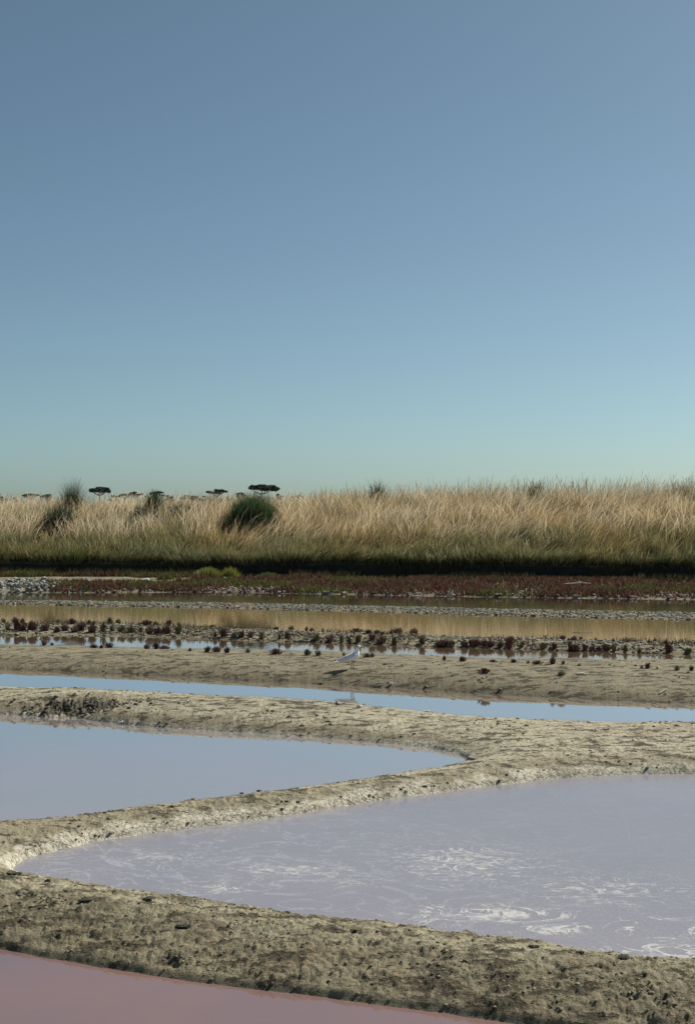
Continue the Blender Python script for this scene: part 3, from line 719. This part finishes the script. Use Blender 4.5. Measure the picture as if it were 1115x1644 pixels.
# ---------------------------------------------------------------- umbrella pines beyond the bank
BARK = plain('pine_bark', (.055, .042, .032), (.04, .03, .025), .9, 2)
NEEDLE = plain('pine_needles', (.050, .066, .054), (.075, .092, .070), .8, .6)
def tube(pts, rad, seg=6):
    V = []; Q = []
    for i, p in enumerate(pts):
        p = Vector(p); q = Vector(pts[min(i+1, len(pts)-1)])-Vector(pts[max(i-1, 0)]); q.normalize()
        u = q.cross(Vector((0, 1, 0.01))).normalized(); v = q.cross(u)
        for k in range(seg):
            th = k*2*math.pi/seg; V.append(tuple(p+(u*math.cos(th)+v*math.sin(th))*rad[i]))
    for i in range(len(pts)-1):
        for k in range(seg): Q.append((i*seg+k, i*seg+(k+1) % seg, (i+1)*seg+(k+1) % seg, (i+1)*seg+k))
    return V, Q
def pine(a, top, wpx, dist, label, thick=.22, lean=0, flat=True):
    x = (a-557.5)*dist/F; H = CH+(HY-top)*dist/F; W = wpx*dist/F
    r = empty('umbrella_pine', (x, dist, 0)); tag(r, label, 'tree', 'umbrella pines far beyond the embankment')
    cb = H*(1-thick)
    pts = [(0, 0, 0), (.02*H, 0, H*.3), (.03*H*lean, 0, H*.6), (0, 0, cb+.1)]
    V, Q = tube(pts, [.35, .28, .22, .14])
    n0 = 7
    for k in range(n0):
        an = k*6.283/n0+.3; e = (math.cos(an)*W*.34, math.sin(an)*W*.3, cb+(H-cb)*.45)
        v, q = tube([(0, 0, H*.68), (e[0]*.5, e[1]*.5, cb-.1), e], [.13, .10, .05], 5)
        q = [tuple(i+len(V) for i in f) for f in q]; V = V+v; Q = Q+q
    mesh_np('trunk', np.array(V), np.array(Q), BARK, r)
    # clumped needle faces: layered lobes
    lobes = []
    m = 15 if flat else 9
    for k in range(m):
        an = random.uniform(0, 6.283); rd = random.uniform(.12, .50)*W
        lobes.append((math.cos(an)*rd, math.sin(an)*rd, cb+(H-cb)*random.uniform(.25, .82)*(1-.25*(rd/(.5*W))), W*random.uniform(.06, .15)))
    lobes.append((0, 0, cb+(H-cb)*.75, W*.15))
    pv = []; 
    for (lx, ly, lz, lr) in lobes:
        n = 320; v = RNG.normal(0, 1, (n, 3)); v /= np.linalg.norm(v, axis=1)[:, None]; v *= lr*RNG.uniform(.55, 1.12, (n, 1)); v[:, 2] *= .24
        pv.append(v+np.array([lx, ly, lz]))
    c = np.concatenate(pv); n = len(c); s = W*.010+.08
    off = RNG.normal(0, s, (n, 4, 3)); V = c[:, None]+off
    mesh_np('crown', V.reshape(-1, 3), np.arange(n*4).reshape(n, 4), NEEDLE, r)
pine(420, 777, 58, 470, 'largest dark umbrella pine on the skyline, above the green clump', .26)
pine(348, 785, 34, 520, 'small flat topped umbrella pine left of the largest one', .2)
pine(160, 781, 40, 500, 'second widest dark umbrella pine, right of the feathery bush', .24)
pine(50, 792, 26, 560, 'lone small umbrella pine at the far left of the skyline', .2)
pine(77, 793, 22, 570, 'small umbrella pine just left of the feathery bush', .2)
pine(216, 789, 24, 560, 'small umbrella pine between the wide one and the upright shrub', .2)
pine(254, 787, 30, 540, 'umbrella pine directly above the upright green shrub', .3, flat=False)
pine(200, 792, 20, 600, 'tiny umbrella pine touching the grass tips, right of wide one', .2)
pine(300, 794, 34, 590, 'low dark pine barely showing over the grass, left of two others', .3, flat=False)
pine(312, 795, 26, 610, 'low rounded pine left of the small flat topped pine', .3, flat=False)
pine(386, 789, 20, 520, 'narrow pine at the left shoulder of the largest pine', .3)
for (a_, t_, w_, d_, l_) in [(24, 797, 16, 640, 'low scrubby tree between the left edge and the lone small pine'), (182, 793, 18, 620, 'low ragged tree touching the right side of the wide pine'), (235, 794, 18, 630, 'ragged low tree between the two middle pines at left'),
        (275, 795, 22, 640, 'low scrub tree right of the pine above the upright shrub'), (328, 794, 18, 600, 'ragged low tree just left of the small flat topped pine'), (366, 795, 16, 610, 'tiny tree just right of the small flat topped pine'),
        (446, 790, 16, 500, 'small ragged tree at the right shoulder of the largest pine'), (478, 793, 26, 600, 'low scrubby tree right of the largest pine, barely above the grass')]:
    pine(a_, t_, w_, d_, l_, .4, flat=False)
pine(3, 796, 18, 520, 'dark tree top cut by the left edge of view', .3, flat=False)

# ---------------------------------------------------------------- the gull
def gull(x, y, z):
    r = empty('gull', (x, y, z), R(6))
    tag(r, 'white and pale grey gull standing on the mud ridge, facing right', 'bird')
    WHITE = N('gull_feathers'); p = WHITE.n('ShaderNodeTexCoord').outputs['Object']
    sx = WHITE.n('ShaderNodeSeparateXYZ', {0: p})
    ear = WHITE.n('ShaderNodeVectorMath', {0: p, 1: (.078, 0, .302)}, operation='DISTANCE').outputs['Value']
    qx = WHITE.n('ShaderNodeVectorMath', {0: WHITE.n('ShaderNodeVectorMath', {0: p, 1: (1, 0, 1)}, operation='MULTIPLY').outputs[0], 1: (.079, 0, .301)}, operation='DISTANCE').outputs['Value']
    WHITE.set(Base_Color=WHITE.mix(WHITE.ramp(qx, .008, .014, .85, 0), (.90, .90, .89), (.10, .10, .11)), Roughness=.75)
    GREY = plain('gull_wing_grey', (.56, .59, .62), (.66, .68, .70), .7, 60)
    DARK = plain('gull_dark', (.04, .035, .035), None, .5)
    RED = plain('gull_legs_red', (.09, .025, .02), None, .5)
    path = [(-.262, .092), (-.22, .097), (-.17, .106), (-.12, .122), (-.065, .139), (-.01, .154), (.035, .170), (.063, .198), (.071, .232), (.073, .262), (.077, .287), (.088, .303), (.102, .304), (.113, .300), (.119, .297)]
    rn = [.003, .005, .012, .030, .049, .061, .062, .050, .031, .0245, .0245, .026, .022, .014, .005]
    rl = [.020, .024, .028, .036, .050, .060, .058, .048, .032, .0235, .023, .023, .019, .012, .005]
    V = []; Q = []; sg = 16
    for i, (a, b) in enumerate(path):
        p0 = path[max(i-1, 0)]; p1 = path[min(i+1, len(path)-1)]
        t = Vector((p1[0]-p0[0], 0, p1[1]-p0[1])).normalized(); nn = Vector((-t.z, 0, t.x))
        for k in range(sg):
            th = k*2*math.pi/sg
            V.append(tuple(Vector((a, 0, b))+nn*math.cos(th)*rn[i]+Vector((0, 1, 0))*math.sin(th)*rl[i]))
    for i in range(len(path)-1):
        for k in range(sg): Q.append((i*sg+k, i*sg+(k+1) % sg, (i+1)*sg+(k+1) % sg, (i+1)*sg+k))
    b = mesh_np('body', np.array(V), np.array(Q), WHITE.m, r, smooth=True)
    s = b.modifiers.new('sub', 'SUBSURF'); s.levels = 1; s.render_levels = 2
    for sd_ in (-1, 1):
        # folded wing: shell from shoulder to tip lying along the flank
        V = []; Q = []; cols = 14; rows = 7
        for i in range(cols+1):
            t = i/cols; cx = .050-.285*t; zc = .192-.075*t-.012*math.sin(t*3.14)
            hh = .046*math.sin(min(t*2.2+.25, 1.57))*(1-max(t-.35, 0)/.65*.86)
            yy = .052*(1-t**1.6*.86)+.008
            for j in range(rows+1):
                v = j/rows*2-1
                V.append((cx, sd_*(yy*math.cos(v*.75)-.0+.006*math.cos(v*1.57)), zc+v*hh*.8+ .012*(v > .5)*(1-t)))
        for i in range(cols):
            for j in range(rows): Q.append((i*(rows+1)+j, i*(rows+1)+j+1, (i+1)*(rows+1)+j+1, (i+1)*(rows+1)+j))
        wv = mesh_np('wing', np.array(V), np.array(Q), GREY, r, smooth=True)
        so_ = wv.modifiers.new('thick', 'SOLIDIFY'); so_.thickness = .004; so_.offset = 0
        V = []; Q = []
        for i in range(6):
            t = i/5; cx = -.15-.105*t; 
            for j, dz in enumerate((-.010*(1-t)-.002, .006*(1-t)+.002)): V.append((cx, sd_*(.024*(1-t)+.006+.006), .134-.022*t+dz))
        for i in range(5): Q.append((2*i, 2*i+1, 2*i+3, 2*i+2))
        wt = mesh_np('wing_tip', np.array(V), np.array(Q), DARK, r, smooth=True)
        so_ = wt.modifiers.new('thick', 'SOLIDIFY'); so_.thickness = .003
        # leg with hock and webbed foot
        lx = .002+.017*sd_; ly = sd_*.020
        V, Q = tube([(lx+.006, ly, .125), (lx+.012, ly, .082), (lx-.003, ly, .056), (lx+.002, ly, .010), (lx+.002, ly, .003)], [.012, .006, .005, .0045, .005], 8)
        lg = mesh_np('leg', np.array(V), np.array(Q), RED, r, smooth=True)
        ft = [(-.010, 0, .004), (.010, -.018, .001), (.032, -.016, .001), (.022, -.007, .001), (.038, 0, .001), (.022, .007, .001), (.032, .016, .001), (.010, .018, .001)]
        V = [(lx+a, ly+b_, c) for a, b_, c in ft]+[(lx+a*.95, ly+b_*.95, c+.004) for a, b_, c in ft]
        me = bpy.data.meshes.new('foot'); k8 = list(range(8))
        me.from_pydata(V, [], [k8[::-1], [i+8 for i in k8]]+[(i, (i+1) % 8, (i+1) % 8+8, i+8) for i in k8]); me.materials.append(RED)
        f_ = bpy.data.objects.new('foot', me); C.objects.link(f_); f_.parent = lg
        # eye
        V, Q = [], []
        for i in range(5):
            ph = -1.57+i*3.14159/4
            for k in range(8):
                th = k*.7854; V.append((.096+.0032*math.cos(ph)*math.cos(th), sd_*.0195+.0032*math.cos(ph)*math.sin(th), .309+.0032*math.sin(ph)))
        for i in range(4):
            for k in range(8): Q.append((i*8+k, i*8+(k+1) % 8, (i+1)*8+(k+1) % 8, (i+1)*8+k))
        mesh_np('eye', np.array(V), np.array(Q), DARK, r, smooth=True)
    V, Q = tube([(.110, 0, .300), (.130, 0, .2975), (.148, 0, .293), (.162, 0, .286)], [.0095, .0075, .0055, .002], 8)
    mesh_np('bill', np.array(V), np.array(Q), plain('bill_red', (.13, .035, .02), None, .4), r, smooth=True)
    return r
gx, gy, gz = ground_at(565, 1073)
gu = gull(gx, gy, gz); print('gull at', gx, gy, gz)

# ---------------------------------------------------------------- single stones and washed-up bits
def stone(a, b, wpx, label, col, name='stone', flat=.6, cat='stone', rz=0, asp=.7, seed=1):
    x, y, z = ground_at(a, b); W = wpx*y/F
    r = np.random.default_rng(seed+int(a)); 
    V = []; Q = []; m, n = 8, 12
    rg = .13 if name == 'clod' else .035
    if name == 'clod': m, n = 9, 16
    for i in range(m+1):
        ph = -math.pi/2+i*math.pi/m
        for k in range(n):
            th = k*2*math.pi/n
            q = Vector((math.cos(ph)*math.cos(th), math.cos(ph)*math.sin(th), math.sin(ph)))
            f = 1+.16*math.sin(3*q.x+a)+.13*math.sin(4*q.y+b)+.1*math.sin(5*q.z+a)+(r.normal(0, rg) if 0 < i < m else 0)
            V.append((q.x*.5*W*f, q.y*.5*W*asp*f, (q.z*.5+.3)*W*flat*f))
    for i in range(m):
        for k in range(n): Q.append((i*n+k, i*n+(k+1) % n, (i+1)*n+(k+1) % n, (i+1)*n+k))
    o = mesh_np(name, np.array(V), np.array(Q), plain(name+'_skin', col, tuple(c*.7 for c in col), .85, 25, .5), smooth=False)
    o.location = (x, y, z); o.rotation_euler = (0, 0, rz); tag(o, label, cat); return o
stone(232, 935, 15, 'white boulder lying on the mud flat left of the shrubs', (.62, .64, .65), flat=.55)
stone(362, 934, 9, 'small upright white stone at the water edge by yellow green shrubs', (.75, .76, .78), flat=1.0)
stone(41, 940, 9, 'white stone crowning the grey rubble heap', (.66, .66, .64), flat=.7)
stone(140, 932, 6, 'little pale stone on the mud flat below the hanging bush', (.50, .45, .40), flat=.8)
stone(627, 1099, 6, 'rounded white pebble on the mud right of the gull', (.60, .60, .56), 'pebble', .8, 'pebble')
stone(194, 1162, 7, 'white pebble on the left pan shore near the dark hollow', (.62, .62, .60), 'pebble', .8, 'pebble')
stone(462, 1183, 6, 'tiny white pebble on the far shore of the blue pan', (.66, .66, .64), 'pebble', .7, 'pebble')
stone(684, 1143, 9, 'flat whitish stone on the channel bank right of the gull', (.50, .49, .44), 'pebble', .35, 'pebble')
stone(972, 1172, 10, 'flat pale stone on the wide mud spit at the right', (.48, .46, .40), 'pebble', .3, 'pebble')
stone(542, 1131, 11, 'grey lump on the bank standing in for the left bit of the gull reflection', (.30, .31, .29), flat=.5)  # added lump in place of a reflected piece of the gull
stone(576, 1136, 7, 'white lump on the bank edge standing in for a bright bit of the gull reflection', (.64, .65, .64), 'pebble', .8, 'pebble')  # also added, a bright piece of the bird's reflection made as a solid
stone(618, 1067, 9, 'dark clod of earth on the ridge right of the gull', (.05, .045, .035), 'clod', .27, 'clod')
stone(514, 1098, 6, 'black clod near the water left below the gull', (.05, .045, .03), 'clod', .33, 'clod')
stone(930, 1082, 14, 'whitish crust of salt on the gull ridge at the right', (.52, .51, .46), 'salt_crust', .2, 'salt')
stone(24, 1404, 20, 'dark olive clod at the left tip of the lilac pan', (.06, .065, .035), 'clod', .19, 'clod')
stone(757, 1220, 14, 'dark clod just beyond the pointed tip of the blue pan', (.07, .065, .045), 'clod', .22, 'clod')
stone(415, 1271, 7, 'small black clod on the far edge of the middle bank', (.05, .045, .03), 'clod', .33, 'clod')
stone(388, 1274, 6, 'tiny black clod left of another on the middle bank', (.05, .045, .03), 'clod', .33, 'clod')
stone(1000, 1538, 22, 'widest black clod on the crest of the nearest bank at right', (.045, .045, .03), 'clod', .18, 'clod')
stone(930, 1530, 14, 'black clod on the nearest crest, second from the right', (.045, .045, .03), 'clod', .22, 'clod')
stone(858, 1523, 20, 'low black clod on the nearest crest below the foam', (.045, .045, .03), 'clod', .18, 'clod')
stone(645, 1487, 12, 'black clod on the nearest crest at centre', (.045, .045, .03), 'clod', .22, 'clod')
stone(460, 1466, 12, 'black clod on the nearest crest left of centre', (.045, .045, .03), 'clod', .22, 'clod')
stone(78, 1414, 9, 'small black clod on the nearest crest at far left', (.045, .045, .03), 'clod', .24, 'clod')
stone(294, 1489, 22, 'large dark clod in the middle of the nearest bank face', (.06, .058, .04), 'clod', .22, 'clod')
stone(137, 1448, 20, 'flat dark clod on the nearest bank at left', (.06, .058, .04), 'clod', .18, 'clod')
stone(240, 1444, 18, 'thin dark clod just below the nearest crest at left', (.06, .058, .04), 'clod', .18, 'clod')

WOOD = plain('bleached_wood', (.46, .42, .35), (.34, .31, .26), .85, 30)
def stick(a, b, a2, b2, rad, label, lift=.012):
    x, y, z = ground_at(a, b); x2, y2, z2 = ground_at(a2, b2)
    p = Vector((x, y, z+lift)); q = Vector((x2, y2, z2+lift)); m = p.lerp(q, .5)
    d = q-p
    pts = [Vector((0, 0, 0)), d*.33+Vector((0, 0, rad*.8)), d*.66+Vector((0, rad*.5, rad)), d]
    V, Q = tube([tuple(v) for v in pts], [rad, rad*.95, rad*.8, rad*.5], 7)
    o = mesh_np('stick', np.array(V), np.array(Q), WOOD, smooth=True); o.location = p; tag(o, label, 'stick')
stick(1058, 1115, 1070, 1108, .010, 'short bleached stick on the gull ridge at the right edge')
stick(602, 1101, 616, 1099, .014, 'short pale stick beside the white pebble right of the gull')
stick(905, 944, 948, 943, .018, 'long pale branch lying flat on the glasswort at the right', .12)
stick(925, 941, 942, 946, .02, 'short pale branch crossing the long one on the glasswort', .14)
stick(918, 1016, 952, 1016, .008, 'thin pale twig lying on the tan water at the right', .005)
stick(1046, 1131, 1058, 1134, .008, 'short pale twig at the channel edge at the far right')
print('tris', sum(sum(len(p.vertices)-2 for p in me.polygons) if len(me.polygons) < 20000 else len(me.polygons)*2 for me in bpy.data.meshes))
